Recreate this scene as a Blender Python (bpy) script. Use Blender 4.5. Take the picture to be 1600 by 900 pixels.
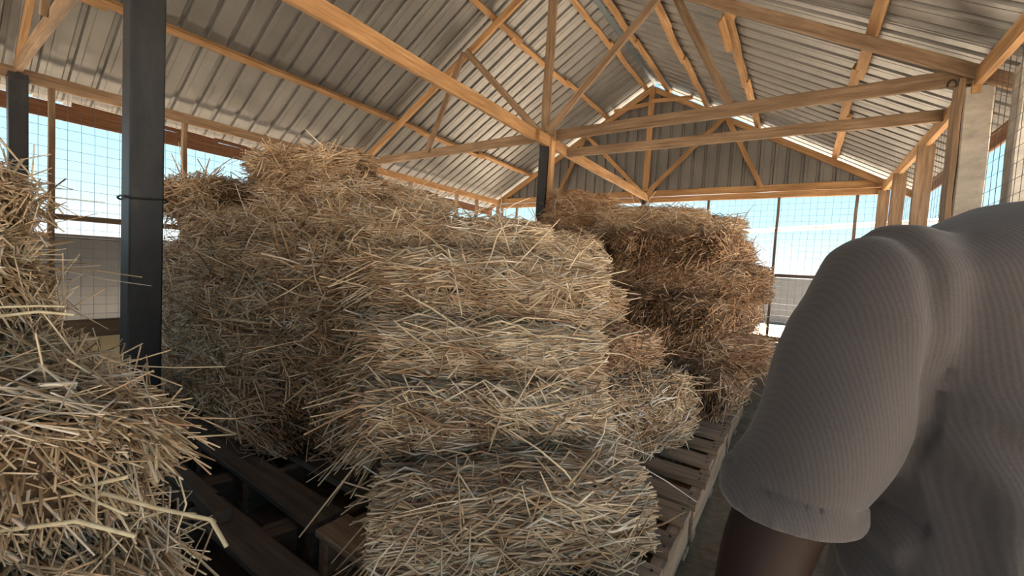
import bpy, math, random
import numpy as np
from mathutils import Vector, Matrix

for o in list(bpy.data.objects):
    bpy.data.objects.remove(o, do_unlink=True)
SC = bpy.context.scene
COL = SC.collection
random.seed(7)
RNG = np.random.default_rng(11)

# ------------------------------------------------------------------ camera
CAM = np.array([3.358, -5.644, 1.302])
YAW, PITCH, ROLL, FPX = .59731, -.05178, .05828, 651.87
_f = np.array([-math.sin(YAW) * math.cos(PITCH), math.cos(YAW) * math.cos(PITCH), math.sin(PITCH)])
_r = np.array([math.cos(YAW), math.sin(YAW), 0])
_u = np.cross(_r, _f)
CR = _r * math.cos(ROLL) + _u * math.sin(ROLL)
CU = -_r * math.sin(ROLL) + _u * math.cos(ROLL)
cd = bpy.data.cameras.new('camera')
cam = bpy.data.objects.new('camera', cd)
COL.objects.link(cam)
cd.sensor_width = 36
cd.lens = 36 * FPX / 1600
cd.clip_start = .02
cam.matrix_world = Matrix(((CR[0], CU[0], -_f[0], CAM[0]), (CR[1], CU[1], -_f[1], CAM[1]),
                           (CR[2], CU[2], -_f[2], CAM[2]), (0, 0, 0, 1)))
SC.camera = cam

# ------------------------------------------------------------------ sky, sun, exposure
SC.view_settings.view_transform = 'Standard'
SC.view_settings.look = 'None'
SC.view_settings.gamma = 1
SC.view_settings.use_curve_mapping = False
SC.view_settings.exposure = 1.54
wd = bpy.data.worlds.new('sky')
SC.world = wd
wd.use_nodes = True
nt = wd.node_tree
nt.nodes.clear()
tc = nt.nodes.new('ShaderNodeTexCoord')
sx = nt.nodes.new('ShaderNodeSeparateXYZ')
rp = nt.nodes.new('ShaderNodeValToRGB')
nz = nt.nodes.new('ShaderNodeTexNoise')
cr2 = nt.nodes.new('ShaderNodeValToRGB')
mx = nt.nodes.new('ShaderNodeMixRGB')
bg = nt.nodes.new('ShaderNodeBackground')
wo = nt.nodes.new('ShaderNodeOutputWorld')
nt.links.new(tc.outputs['Generated'], sx.inputs[0])
nt.links.new(sx.outputs['Z'], rp.inputs[0])
e = rp.color_ramp.elements
e[0].position = 0.0; e[0].color = (.86, .94, .96, 1)
e[1].position = .75; e[1].color = (.16, .42, .80, 1)
k = e.new(.10); k.color = (.56, .84, .95, 1)
k = e.new(.32); k.color = (.30, .64, .90, 1)
nz.inputs['Scale'].default_value = 3.2
nz.inputs['Detail'].default_value = 5
nt.links.new(tc.outputs['Generated'], nz.inputs['Vector'])
cr2.color_ramp.elements[0].position = .55; cr2.color_ramp.elements[0].color = (0, 0, 0, 1)
cr2.color_ramp.elements[1].position = .8; cr2.color_ramp.elements[1].color = (.6, .6, .6, 1)
nt.links.new(nz.outputs['Fac'], cr2.inputs[0])
nt.links.new(cr2.outputs[0], mx.inputs[0])
nt.links.new(rp.outputs[0], mx.inputs[1])
mx.inputs[2].default_value = (.9, .95, 1, 1)
nt.links.new(mx.outputs[0], bg.inputs[0])
bg.inputs[1].default_value = 0.50
nt.links.new(bg.outputs[0], wo.inputs[0])
sl = bpy.data.lights.new('sun', 'SUN')
sl.energy = 16.0
sl.angle = .01
sl.color = (1, .93, .82)
sun = bpy.data.objects.new('sun', sl)
COL.objects.link(sun)
sd = Vector((.10, -.15, -1.0)).normalized()       # light travels this way (from the left, a little from behind)
sun.rotation_euler = sd.to_track_quat('-Z', 'Y').to_euler()
sun.location = (-12, -8, 20)

# ------------------------------------------------------------------ materials
def new_mat(name):
    m = bpy.data.materials.new(name)
    m.use_nodes = True
    t = m.node_tree
    b = t.nodes['Principled BSDF']
    return m, t, b

def N(t, kind, **kw):
    n = t.nodes.new(kind)
    for a, v in kw.items():
        setattr(n, a, v)
    return n

def ramp(t, fac, stops):
    r = N(t, 'ShaderNodeValToRGB')
    el = r.color_ramp.elements
    el[0].position, el[0].color = stops[0][0], (*stops[0][1], 1)
    el[1].position, el[1].color = stops[-1][0], (*stops[-1][1], 1)
    for p, c in stops[1:-1]:
        x = el.new(p); x.color = (*c, 1)
    t.links.new(fac, r.inputs[0])
    return r.outputs[0]

def bump(t, b, h, strength, dist=.01):
    bp = N(t, 'ShaderNodeBump')
    bp.inputs['Strength'].default_value = strength
    bp.inputs['Distance'].default_value = dist
    t.links.new(h, bp.inputs['Height'])
    t.links.new(bp.outputs[0], b.inputs['Normal'])

def coords(t, scale, kind='Object'):
    c = N(t, 'ShaderNodeTexCoord')
    mp = N(t, 'ShaderNodeMapping')
    mp.inputs['Scale'].default_value = scale
    t.links.new(c.outputs[kind], mp.inputs['Vector'])
    return mp.outputs[0]

def noise(t, vec, sc, det=4, rough=.6):
    n = N(t, 'ShaderNodeTexNoise')
    n.inputs['Scale'].default_value = sc
    n.inputs['Detail'].default_value = det
    n.inputs['Roughness'].default_value = rough
    t.links.new(vec, n.inputs['Vector'])
    return n.outputs['Fac']

def mixc(t, fac, a, b, mode='MIX'):
    m = N(t, 'ShaderNodeMixRGB', blend_type=mode)
    if isinstance(fac, (int, float)): m.inputs[0].default_value = fac
    else: t.links.new(fac, m.inputs[0])
    for i, v in ((1, a), (2, b)):
        if isinstance(v, tuple): m.inputs[i].default_value = (*v, 1)
        else: t.links.new(v, m.inputs[i])
    return m.outputs[0]

def wood_mat(name, dark, mid, light, rough=.75):
    m, t, b = new_mat(name)
    v = coords(t, (.8, 14, 14))
    oi = N(t, 'ShaderNodeObjectInfo')
    add = N(t, 'ShaderNodeVectorMath', operation='ADD')
    t.links.new(v, add.inputs[0])
    sc = N(t, 'ShaderNodeVectorMath', operation='SCALE')
    sc.inputs[0].default_value = (37, 11, 23)
    t.links.new(oi.outputs['Random'], sc.inputs['Scale'])
    t.links.new(sc.outputs[0], add.inputs[1])
    g = noise(t, add.outputs[0], 2.2, 7, .65)
    c = ramp(t, g, [(.3, dark), (.5, mid), (.72, light)])
    blot = noise(t, coords(t, (1.2, 4, 4)), 1.4, 3)
    c = mixc(t, ramp(t, blot, [(.35, (0, 0, 0)), (.75, (.7, .7, .7))]), c, tuple(x * .55 for x in mid))
    hv = N(t, 'ShaderNodeHueSaturation')
    mr = N(t, 'ShaderNodeMapRange')
    mr.inputs['To Min'].default_value = .78
    mr.inputs['To Max'].default_value = 1.18
    t.links.new(oi.outputs['Random'], mr.inputs['Value'])
    t.links.new(mr.outputs[0], hv.inputs['Value'])
    t.links.new(c, hv.inputs['Color'])
    t.links.new(hv.outputs[0], b.inputs['Base Color'])
    b.inputs['Roughness'].default_value = rough
    b.inputs['Specular IOR Level'].default_value = .2
    bump(t, b, g, .35, .006)
    return m

M = {}
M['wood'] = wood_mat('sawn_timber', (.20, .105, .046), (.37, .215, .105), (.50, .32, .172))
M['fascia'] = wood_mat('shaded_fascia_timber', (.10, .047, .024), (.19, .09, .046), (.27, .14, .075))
M['wood_old'] = wood_mat('weathered_timber', (.11, .068, .042), (.235, .158, .103), (.35, .255, .178))
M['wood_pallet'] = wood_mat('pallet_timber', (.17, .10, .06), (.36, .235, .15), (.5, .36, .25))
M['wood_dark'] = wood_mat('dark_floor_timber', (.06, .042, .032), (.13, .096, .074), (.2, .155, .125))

m, t, b = new_mat('dark_steel')
g = noise(t, coords(t, (3, 3, 1.2)), 3, 5)
t.links.new(ramp(t, g, [(.3, (.012, .014, .019)), (.6, (.028, .030, .036)), (.8, (.06, .056, .052))]), b.inputs['Base Color'])
b.inputs['Roughness'].default_value = .5
b.inputs['Metallic'].default_value = .35
M['steel'] = m

m, t, b = new_mat('galvanised_sheet')
v = coords(t, (1, 1, 1))
g = noise(t, v, 1.3, 4)
oi = N(t, 'ShaderNodeObjectInfo')
c = ramp(t, g, [(.3, (.146, .143, .142)), (.7, (.205, .202, .201))])
t.links.new(c, b.inputs['Base Color'])
b.inputs['Metallic'].default_value = .45
t.links.new(ramp(t, noise(t, v, 9, 3), [(.3, (.34,) * 3), (.7, (.48,) * 3)]), b.inputs['Roughness'])
M['roof'] = m

m, t, b = new_mat('ridge_metal')
b.inputs['Base Color'].default_value = (.16, .2, .23, 1)
b.inputs['Metallic'].default_value = .5
b.inputs['Roughness'].default_value = .5
M['ridge'] = m

m, t, b = new_mat('wire')
b.inputs['Base Color'].default_value = (.10, .10, .105, 1)
b.inputs['Metallic'].default_value = .5
b.inputs['Roughness'].default_value = .5
M['wire'] = m

m, t, b = new_mat('concrete_floor')
v = coords(t, (1, 1, 1))
g = noise(t, v, 2.5, 8, .65)
g2 = noise(t, v, 22, 5)
c = ramp(t, g, [(.3, (.09, .055, .03)), (.5, (.19, .122, .07)), (.7, (.27, .18, .108))])
t.links.new(mixc(t, .35, c, ramp(t, g2, [(.35, (.07, .05, .032)), (.7, (.28, .21, .14))])), b.inputs['Base Color'])
b.inputs['Roughness'].default_value = .95
b.inputs['Specular IOR Level'].default_value = .08
bump(t, b, g2, .4, .01)
M['floor'] = m

m, t, b = new_mat('dry_ground')
v = coords(t, (1, 1, 1))
g = noise(t, v, .6, 6)
t.links.new(ramp(t, g, [(.3, (.46, .37, .27)), (.7, (.62, .52, .40))]), b.inputs['Base Color'])
b.inputs['Roughness'].default_value = .95
M['ground'] = m

m, t, b = new_mat('grey_render')
v = coords(t, (1, 1, 1))
g = noise(t, v, 1.1, 5)
t.links.new(ramp(t, g, [(.3, (.075, .081, .092)), (.7, (.10, .107, .117))]), b.inputs['Base Color'])
b.inputs['Roughness'].default_value = .85
M['grey_wall'] = m

m, t, b = new_mat('pillar_concrete')
v = coords(t, (1, 1, .6))
g = noise(t, v, 5, 7, .7)
t.links.new(ramp(t, g, [(.3, (.25, .23, .205)), (.55, (.42, .39, .35)), (.75, (.5, .475, .44))]), b.inputs['Base Color'])
b.inputs['Roughness'].default_value = .85
bump(t, b, g, .4, .01)
M['pillar'] = m

m, t, b = new_mat('ochre_board')
v = coords(t, (1, 1, 1))
g = noise(t, v, 3, 5)
t.links.new(ramp(t, g, [(.3, (.62, .35, .09)), (.7, (.76, .46, .14))]), b.inputs['Base Color'])
b.inputs['Roughness'].default_value = .7
M['ochre'] = m

m, t, b = new_mat('white_paint')
b.inputs['Base Color'].default_value = (.72, .70, .66, 1)
b.inputs['Roughness'].default_value = .5
M['white'] = m

def straw_mat(name, stops, clump=((.70, .61, .54), (1.16, 1.13, 1.10))):
    m, t, b = new_mat(name)
    ge = N(t, 'ShaderNodeNewGeometry')
    c = ramp(t, ge.outputs['Random Per Island'], stops)
    # patches of older, browner straw on the bale
    p = noise(t, coords(t, (1, 1, 1)), 4.5, 3)
    c = mixc(t, 1.0, c, ramp(t, p, [(.32, clump[0]), (.62, clump[1])]), 'MULTIPLY')
    t.links.new(c, b.inputs['Base Color'])
    b.inputs['Roughness'].default_value = .55
    b.inputs['Specular IOR Level'].default_value = .5
    return m
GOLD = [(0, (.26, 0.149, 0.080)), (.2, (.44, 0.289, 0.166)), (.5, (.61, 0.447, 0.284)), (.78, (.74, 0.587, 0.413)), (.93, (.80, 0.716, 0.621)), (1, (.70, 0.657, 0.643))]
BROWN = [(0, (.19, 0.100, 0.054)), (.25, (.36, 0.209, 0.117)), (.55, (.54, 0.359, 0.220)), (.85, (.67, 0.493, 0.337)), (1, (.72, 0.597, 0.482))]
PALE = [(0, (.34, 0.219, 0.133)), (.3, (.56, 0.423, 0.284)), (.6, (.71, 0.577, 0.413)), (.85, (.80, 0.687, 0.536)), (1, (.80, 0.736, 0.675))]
M['straw_gold'] = straw_mat('golden_straw', GOLD)
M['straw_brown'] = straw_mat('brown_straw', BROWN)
M['straw_near'] = straw_mat('near_pale_straw', PALE, ((.92, .86, .78), (1.2, 1.2, 1.2)))
M['straw_pale'] = straw_mat('pale_straw', PALE, ((.66, .53, .43), (1.2, 1.18, 1.15)))

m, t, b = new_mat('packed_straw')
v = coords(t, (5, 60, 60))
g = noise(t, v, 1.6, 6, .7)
t.links.new(ramp(t, g, [(.3, (.05, .03, .016)), (.5, (.15, .092, .05)), (.7, (.34, .23, .13))]), b.inputs['Base Color'])  # core colour darkened so the gaps between straws read as shade
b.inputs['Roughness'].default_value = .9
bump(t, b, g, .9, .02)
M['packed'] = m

m, t, b = new_mat('sisal_twine')
b.inputs['Base Color'].default_value = (.34, .20, .095, 1)
b.inputs['Roughness'].default_value = .8
M['twine'] = m

m, t, b = new_mat('stalk')
ge = N(t, 'ShaderNodeNewGeometry')
v = coords(t, (40, 40, 40))
t.links.new(ramp(t, noise(t, v, 1, 3), [(.3, (.60, .48, .29)), (.7, (.76, .67, .47))]), b.inputs['Base Color'])
b.inputs['Roughness'].default_value = .45
M['stalk'] = m

m, t, b = new_mat('twill_cotton')
v = coords(t, (1, 1, 1))
wv = N(t, 'ShaderNodeTexWave', wave_type='BANDS', bands_direction='X', wave_profile='SIN')
wv.inputs['Scale'].default_value = 92
wv.inputs['Distortion'].default_value = 0
wv.inputs['Detail'].default_value = 1
rot = N(t, 'ShaderNodeMapping')
rot.inputs['Rotation'].default_value = (0, .12, 0)
t.links.new(v, rot.inputs['Vector'])
t.links.new(rot.outputs[0], wv.inputs['Vector'])
g = noise(t, v, 500, 2)
c = ramp(t, wv.outputs['Fac'], [(.1, (.085, .072, .072)), (.9, (.103, .088, .088))])
c = mixc(t, .25, c, ramp(t, g, [(.35, (.064, .054, .054)), (.65, (.122, .105, .104))]))
t.links.new(c, b.inputs['Base Color'])
b.inputs['Roughness'].default_value = .9
b.inputs['Sheen Weight'].default_value = .25
bump(t, b, wv.outputs['Fac'], .13, .0008)
M['shirt'] = m

m, t, b = new_mat('skin')
v = coords(t, (1, 1, 1))
t.links.new(ramp(t, noise(t, v, 14, 3), [(.3, (.020, .009, .0065)), (.7, (.030, .014, .010))]), b.inputs['Base Color'])
b.inputs['Roughness'].default_value = .62
b.inputs['Specular IOR Level'].default_value = .3
M['skin'] = m
for nm, colr in (('denim', (.035, .045, .07)), ('leather', (.03, .022, .018)), ('hair', (.008, .007, .007)), ('eye_white', (.6, .58, .55)), ('lip', (.11, .045, .04))):
    m, t, b = new_mat(nm)
    v = coords(t, (1, 1, 1))
    t.links.new(ramp(t, noise(t, v, 60, 3), [(.3, tuple(x * .8 for x in colr)), (.7, tuple(x * 1.2 for x in colr))]), b.inputs['Base Color'])
    b.inputs['Roughness'].default_value = .8
    M[nm] = m

# ------------------------------------------------------------------ helpers
WORLD = {}

def place(o, mw, parent=None):
    WORLD[o.name] = mw
    if parent is not None:
        o.parent = parent
        o.matrix_parent_inverse = WORLD[parent.name].inverted()
    o.matrix_basis = mw

def tag(o, label=None, cat=None, group=None, kind=None):
    if label: o['label'] = label
    if cat: o['category'] = cat
    if group: o['group'] = group
    if kind: o['kind'] = kind
    return o

def empty(name, loc=(0, 0, 0), rz=0, **kw):
    o = bpy.data.objects.new(name, None)
    o.empty_display_size = .1
    COL.objects.link(o)
    place(o, Matrix.Translation(loc) @ Matrix.Rotation(rz, 4, 'Z'))
    return tag(o, **kw)

def np_mesh(name, V, Q, smooth=False):
    """V (n,3), Q list/array of faces (all the same size) or list of lists"""
    me = bpy.data.meshes.new(name)
    V = np.asarray(V, dtype=np.float32)
    if isinstance(Q, np.ndarray):
        k = Q.shape[1]
        me.vertices.add(len(V)); me.vertices.foreach_set('co', V.ravel())
        me.loops.add(Q.size); me.loops.foreach_set('vertex_index', Q.astype(np.int32).ravel())
        me.polygons.add(len(Q))
        me.polygons.foreach_set('loop_start', np.arange(0, Q.size, k, dtype=np.int32))
        me.polygons.foreach_set('loop_total', np.full(len(Q), k, dtype=np.int32))
        if smooth: me.polygons.foreach_set('use_smooth', np.ones(len(Q), dtype=bool))
        me.update(calc_edges=True)
    else:
        me.from_pydata([tuple(map(float, p)) for p in V], [], Q)
        if smooth: me.polygons.foreach_set('use_smooth', np.ones(len(Q), dtype=bool))
        me.update()
    return me

def obj(name, me, mat, parent=None, mw=None, **kw):
    o = bpy.data.objects.new(name, me)
    if mat is not None and not me.materials:
        me.materials.append(M[mat] if isinstance(mat, str) else mat)
    COL.objects.link(o)
    place(o, mw if mw is not None else Matrix.Identity(4), parent)
    return tag(o, **kw)

def beam_mesh(L, w, h, jit=.003, bev=.004, seg=None):
    """rough sawn timber: length on local x, w on y, h on z, chamfered arrises"""
    n = seg or max(1, min(10, int(L / .35)))
    xs = np.linspace(-L / 2, L / 2, n + 1)
    ring = [(-w/2+bev, -h/2), (w/2-bev, -h/2), (w/2, -h/2+bev), (w/2, h/2-bev), (w/2-bev, h/2), (-w/2+bev, h/2), (-w/2, h/2-bev), (-w/2, -h/2+bev)]
    V, F = [], []
    for x in xs:
        dy, dz = RNG.normal(0, jit, 2)
        for (y, z) in ring:
            a, c = RNG.normal(0, jit * .35, 2)
            V.append((x, y + dy + a, z + dz + c))
    for i in range(n):
        for k in range(8):
            a = i * 8 + k; b2 = i * 8 + (k + 1) % 8
            F.append([a, b2, b2 + 8, a + 8])
    F.append(list(range(7, -1, -1)))
    F.append([n * 8 + k for k in range(8)])
    return np_mesh('timber', V, F)

def frame(p0, p1, up=(0, 0, 1)):
    p0, p1 = Vector(p0), Vector(p1)
    x = (p1 - p0).normalized()
    up = Vector(up)
    if abs(x.dot(up)) > .98: up = Vector((0, 1, 0))
    y = up.cross(x).normalized()
    z = x.cross(y)
    c = (p0 + p1) / 2
    return Matrix(((x.x, y.x, z.x, c.x), (x.y, y.y, z.y, c.y), (x.z, y.z, z.z, c.z), (0, 0, 0, 1))), (p1 - p0).length

def beam(name, p0, p1, w, h, mat, parent=None, up=(0, 0, 1), jit=.003, bev=.004, **kw):
    mw, L = frame(p0, p1, up)
    return obj(name, beam_mesh(L, w, h, jit, bev), mat, parent, mw, **kw)

def tubes_np(paths, radii, sides=4):
    """paths (n,k,3) radii (n,k) -> verts, quads (open prisms)"""
    paths = np.asarray(paths, dtype=np.float64); radii = np.asarray(radii)
    n, k, _ = paths.shape
    tan = np.gradient(paths, axis=1)
    tan /= np.linalg.norm(tan, axis=2, keepdims=True) + 1e-9
    ref = np.where(np.abs(tan[:, :1, 2:3]) > .9, np.array([1., 0, 0]), np.array([0, 0, 1.]))
    ref = np.broadcast_to(ref, tan.shape)
    a = np.cross(tan, ref); a /= np.linalg.norm(a, axis=2, keepdims=True) + 1e-9
    b2 = np.cross(tan, a)
    ph = np.arange(sides) * 2 * np.pi / sides
    off = RNG.random((n, 1, 1, 1)) * 6.28
    cs = np.cos(ph)[None, None, :, None]; sn = np.sin(ph)[None, None, :, None]
    c2 = cs * np.cos(off) - sn * np.sin(off); s2 = sn * np.cos(off) + cs * np.sin(off)
    V = paths[:, :, None, :] + radii[:, :, None, None] * (a[:, :, None, :] * c2 + b2[:, :, None, :] * s2)
    V = V.reshape(-1, 3)
    base = (np.arange(n) * k * sides)[:, None, None]
    i = (np.arange(k - 1) * sides)[None, :, None]
    j = np.arange(sides)[None, None, :]
    j2 = (j + 1) % sides
    Q = np.stack([base + i + j, base + i + j2, base + i + sides + j2, base + i + sides + j], axis=-1).reshape(-1, 4)
    return V, Q

# ------------------------------------------------------------------ building dimensions
HW, EZ, RISE = 4.6, 3.335, 2.658           # half width, chord height, rise to the apex
YN, YM, YF, YB = -4.83, 0.0, 5.1, -9.9     # near, middle, far trusses; rear end behind the viewer
SLOPE = RISE / HW
ANG = math.atan(SLOPE)
def roof_z(x, off=0.0):                    # rafter centre line + offset square to the slope
    return EZ + RISE - SLOPE * abs(x) + off / math.cos(ANG)

# ------------------------------------------------------------------ ground, floor
obj('ground', np_mesh('ground', [(-80, -80, -.04), (80, -80, -.04), (80, 80, -.04), (-80, 80, -.04)], [[0, 1, 2, 3]]), 'ground', kind='structure')
V = [(-4.9, -10.2, -.2), (4.9, -10.2, -.2), (4.9, 5.3, -.2), (-4.9, 5.3, -.2), (-4.9, -10.2, 0), (4.9, -10.2, 0), (4.9, 5.3, 0), (-4.9, 5.3, 0)]
obj('floor', np_mesh('floor', V, [[3, 2, 1, 0], [4, 5, 6, 7], [0, 1, 5, 4], [1, 2, 6, 5], [2, 3, 7, 6], [3, 0, 4, 7]]), 'floor', kind='structure')

# ------------------------------------------------------------------ roof: box profile sheets
PITCH_R = .276
def profile(npitch=4):
    pts = []
    for k in range(npitch):
        y = k * PITCH_R
        pts += [(y, 0), (y + .100, 0), (y + .118, .034), (y + .158, .034), (y + .176, 0)]
        # a faint stiffening crease in the pan
        pts += [(y + .226, 0), (y + .232, .004), (y + .238, 0)]
    pts += [(npitch * PITCH_R, 0), (npitch * PITCH_R + .10, 0), (npitch * PITCH_R + .118, .034), (npitch * PITCH_R + .15, .034)]
    return pts
PROF = profile()
def sheet_mesh(length, side):
    V = []
    ns = 6
    for i in range(ns + 1):
        s = length * i / ns
        for (y, h) in PROF:
            V.append((side * s, y, h))
    n = len(PROF); F = []
    for i in range(ns):
        for k in range(n - 1):
            a = i * n + k
            F.append([a, a + 1, a + 1 + n, a + n])
    return np_mesh('roof_sheet', V, F)
ceil = empty('ceiling', (0, 0, 0), kind='structure')
SHEET_OFF = .150
for side in (-1, 1):
    low, upm = sheet_mesh(3.15, side), sheet_mesh(2.95, side)
    rot = Matrix.Rotation(ANG * side, 4, 'Y')
    ny = int((YF + .35 - YB) / (4 * PITCH_R)) + 1
    for i in range(ny):
        y0 = YF + .3 - (i + 1) * 4 * PITCH_R
        for row, (me, s0) in enumerate(((upm, .06), (low, 2.84))):
            x = side * s0 * math.cos(ANG)
            z = roof_z(x, SHEET_OFF + (.006 if row == 0 else 0) + (.003 if i % 2 else 0))
            obj('roof_sheet', me, 'roof', ceil, Matrix.Translation((x, y0, z)) @ rot)
# ridge cap
rz = EZ + RISE + (SHEET_OFF + .05) / math.cos(ANG)
V, F = [], []
for y in (YB, YF + .3):
    for (x, z) in ((-.28, rz - .28 * SLOPE), (-.03, rz - .005), (.03, rz - .005), (.28, rz - .28 * SLOPE)):
        V.append((x, y, z))
obj('ridge_cap', np_mesh('ridge_cap', V, [[0, 1, 5, 4], [1, 2, 6, 5], [2, 3, 7, 6]]), 'ridge', ceil)

# purlins: (x, label)
purl = [(-3.52, 'lowest orange timber purlin along the left roof slope, just above the eave'),
        (-1.18, 'middle orange timber purlin high on the left roof slope'),
        (-.20, 'timber purlin beside the ridge on the left slope'),
        (.34, 'timber purlin beside the ridge on the right slope'),
        (1.28, 'second timber purlin below the ridge on the right slope'),
        (2.36, 'third right-slope purlin, carrying a pointed splice board'),
        (3.78, 'lowest timber purlin along the right roof slope, above the eave')]
for (x, lab) in purl:
    th = SHEET_OFF - .075
    z = roof_z(x, .06 + th / 2)
    s = 1 if x > 0 else -1
    nrm = Vector((s * math.sin(ANG), 0, math.cos(ANG)))
    e0 = empty('purlin', (x, 0, z), label=lab, cat='purlin', group='roof purlins')
    ends = [YB, YN + .45, YM + .5 + random.uniform(-.2, .9), YM + 2.7, YF + .1]
    for i in range(4):                     # butted and lapped lengths
        d = .018 * (1 if i % 2 else -1)
        beam('timber_length', (x + d, ends[i] - .12, z - d * s * SLOPE), (x + d, ends[i + 1] + .12, z - d * s * SLOPE + random.uniform(-.01, .0)), .095, th, 'wood', e0, up=nrm, jit=.006)
    if abs(x - 2.36) < .01:
        # pointed splice board nailed to the side
        L, w, h = .95, .024, .13
        Vb = [(-L/2, -w/2, -h/2), (L/2-.14, -w/2, -h/2), (L/2, -w/2, h/2 - .05), (L/2 - .03, -w/2, h/2), (-L/2, -w/2, h/2)]
        Vb += [(a, w/2, c) for (a, _, c) in Vb]
        Fb = [[0, 1, 2, 3, 4], [9, 8, 7, 6, 5]] + [[i, i + 5, (i + 1) % 5 + 5, (i + 1) % 5] for i in range(5)]
        mw, _ = frame((x - .09, .45, z - .05), (x - .09, 1.4, z - .05), nrm)
        obj('splice_board', np_mesh('splice_board', Vb, Fb), 'wood', e0, mw)

# ------------------------------------------------------------------ trusses
def truss(Y, label, far=False):
    t0 = empty('roof_truss', (0, Y, EZ), label=label, cat='roof truss', group='fan trusses carrying the roof')
    bt = .05
    def bm(n, a, b2, h, dy=0.0, w=bt, mat='wood_old'):
        beam(n, (a[0], Y + dy, a[1]), (b2[0], Y + dy, b2[1]), w, h, mat, t0, up=(0, 0, 1) if abs(a[0] - b2[0]) > .05 else (1, 0, 0), jit=.004)
    mat = 'wood' if far else 'wood_old'
    bm('bottom_chord', (-HW - .05, EZ), (.15, EZ), .15, 0, mat=mat)
    bm('bottom_chord', (-.1, EZ + .01), (HW + .05, EZ), .15, .052, mat=mat)
    bm('rafter', (-HW - .45, roof_z(HW + .45)), (.03, roof_z(.03)), .125, 0, mat='wood')
    bm('rafter', (HW + .45, roof_z(HW + .45)), (-.03, roof_z(.03)), .125, .0, mat='wood' if far else 'wood_old')
    bm('king_post', (0, EZ + .05), (0, EZ + RISE - .04), .14, -.05, mat=mat)
    for s in (-1, 1):
        bm('web', (s * .08, EZ + .03), (s * 1.70, roof_z(1.70) - .03), .10, -.052 if s < 0 else -.1, mat=mat)
        bm('web', (s * 2.55, EZ + .02), (s * 1.75, roof_z(1.75)), .10, -.052 if (s < 0 or far) else .1, mat=mat)
        if far:
            bm('collar', (s * 0.0, EZ + 2.28 + .02 * s), (s * 0.98, EZ + 2.22), .09, -.06 - .03 * s, mat='wood')
    return t0
truss(YM, 'timber fan truss in the middle, above the dark centre post')
truss(YF, 'timber truss with orange chord against the far gable', far=True)
truss(YN, 'timber truss overhead whose foot shows at the top left corner')
# longitudinal tie beam on the centre line, in two lengths
tb = empty('tie_beam', (0, 0, EZ - .12), label='long pale timber tie beam running lengthwise down the middle of the shed', cat='beam')
beam('timber_length', (0, YN - .2, EZ - .03), (0, YM + .35, EZ - .085), .055, .165, 'wood', tb, jit=.004)
beam('timber_length', (.06, YM - .35, EZ - .10), (.06, YF - .05, EZ - .10), .055, .165, 'wood', tb, jit=.004)
beam('tie_beam', (.1, .57, EZ - .12), (HW, .98, EZ - .065), .05, .135, 'wood_old', label='shorter cross tie beam just beyond the middle truss, right half only', cat='beam')

# ------------------------------------------------------------------ steel posts (square tubes with base plate)
def steel_post(x, y, z1, w, label, cat='post', collar=None):
    e0 = empty('steel_post', (x, y, 0), label=label, cat=cat)
    s = w / 2; g2 = .010
    ring = [(-s + g2, -s), (s - g2, -s), (s - g2 * .3, -s + g2 * .3), (s, -s + g2), (s, s - g2), (s - g2 * .3, s - g2 * .3), (s - g2, s), (-s + g2, s), (-s + g2 * .3, s - g2 * .3), (-s, s - g2), (-s, -s + g2), (-s + g2 * .3, -s + g2 * .3)]
    n = len(ring)
    V = [(a, c, z) for z in (.0, z1) for (a, c) in ring]
    F = [[i, (i + 1) % n, (i + 1) % n + n, i + n] for i in range(n)] + [list(range(n, 2 * n))]
    obj('shaft', np_mesh('shaft', V, F), 'steel', e0, Matrix.Translation((x, y, 0)))
    p = w * .95
    obj('base_plate', np_mesh('plate', [(-p, -p, 0), (p, -p, 0), (p, p, 0), (-p, p, 0), (-p, -p, .012), (p, -p, .012), (p, p, .012), (-p, p, .012)],
        [[3, 2, 1, 0], [4, 5, 6, 7], [0, 1, 5, 4], [1, 2, 6, 5], [2, 3, 7, 6], [3, 0, 4, 7]]), 'steel', e0, Matrix.Translation((x, y, 0)))
    if collar:
        th = np.linspace(0, 2 * np.pi, 17)
        r = w * .62
        # a wire tie looped round the shaft
        sq = [(r * np.sign(np.cos(a)) * abs(np.cos(a)) ** .35, r * np.sign(np.sin(a)) * abs(np.sin(a)) ** .35, .008 * math.sin(3 * a)) for a in th]
        V, Q = tubes_np(np.array([sq]), np.full((1, 17), .006), 5)
        obj('wire_tie', np_mesh('wire_tie', V, Q), 'steel', e0, Matrix.Translation((x, y, collar)))
    return e0
steel_post(0, -4.80, EZ - .08, .165, 'tall dark steel post standing in front of the hay at left', collar=1.58)
steel_post(0, 0, EZ - .10, .15, 'dark steel post under the middle truss, rising behind the hay')
steel_post(-4.55, -4.83, EZ - .08, .16, 'dark steel post in the left mesh wall at the picture edge', collar=3.2)
steel_post(0, 5.02, EZ - .08, .10, 'thin dark post at the middle of the far mesh wall')
beam('post_packer', (.10, .02, .3), (.10, .02, EZ - .05), .05, .11, 'wood', None, up=(0, 1, 0), label='upright timber packer beside the dark middle post', cat='timber')

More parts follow.
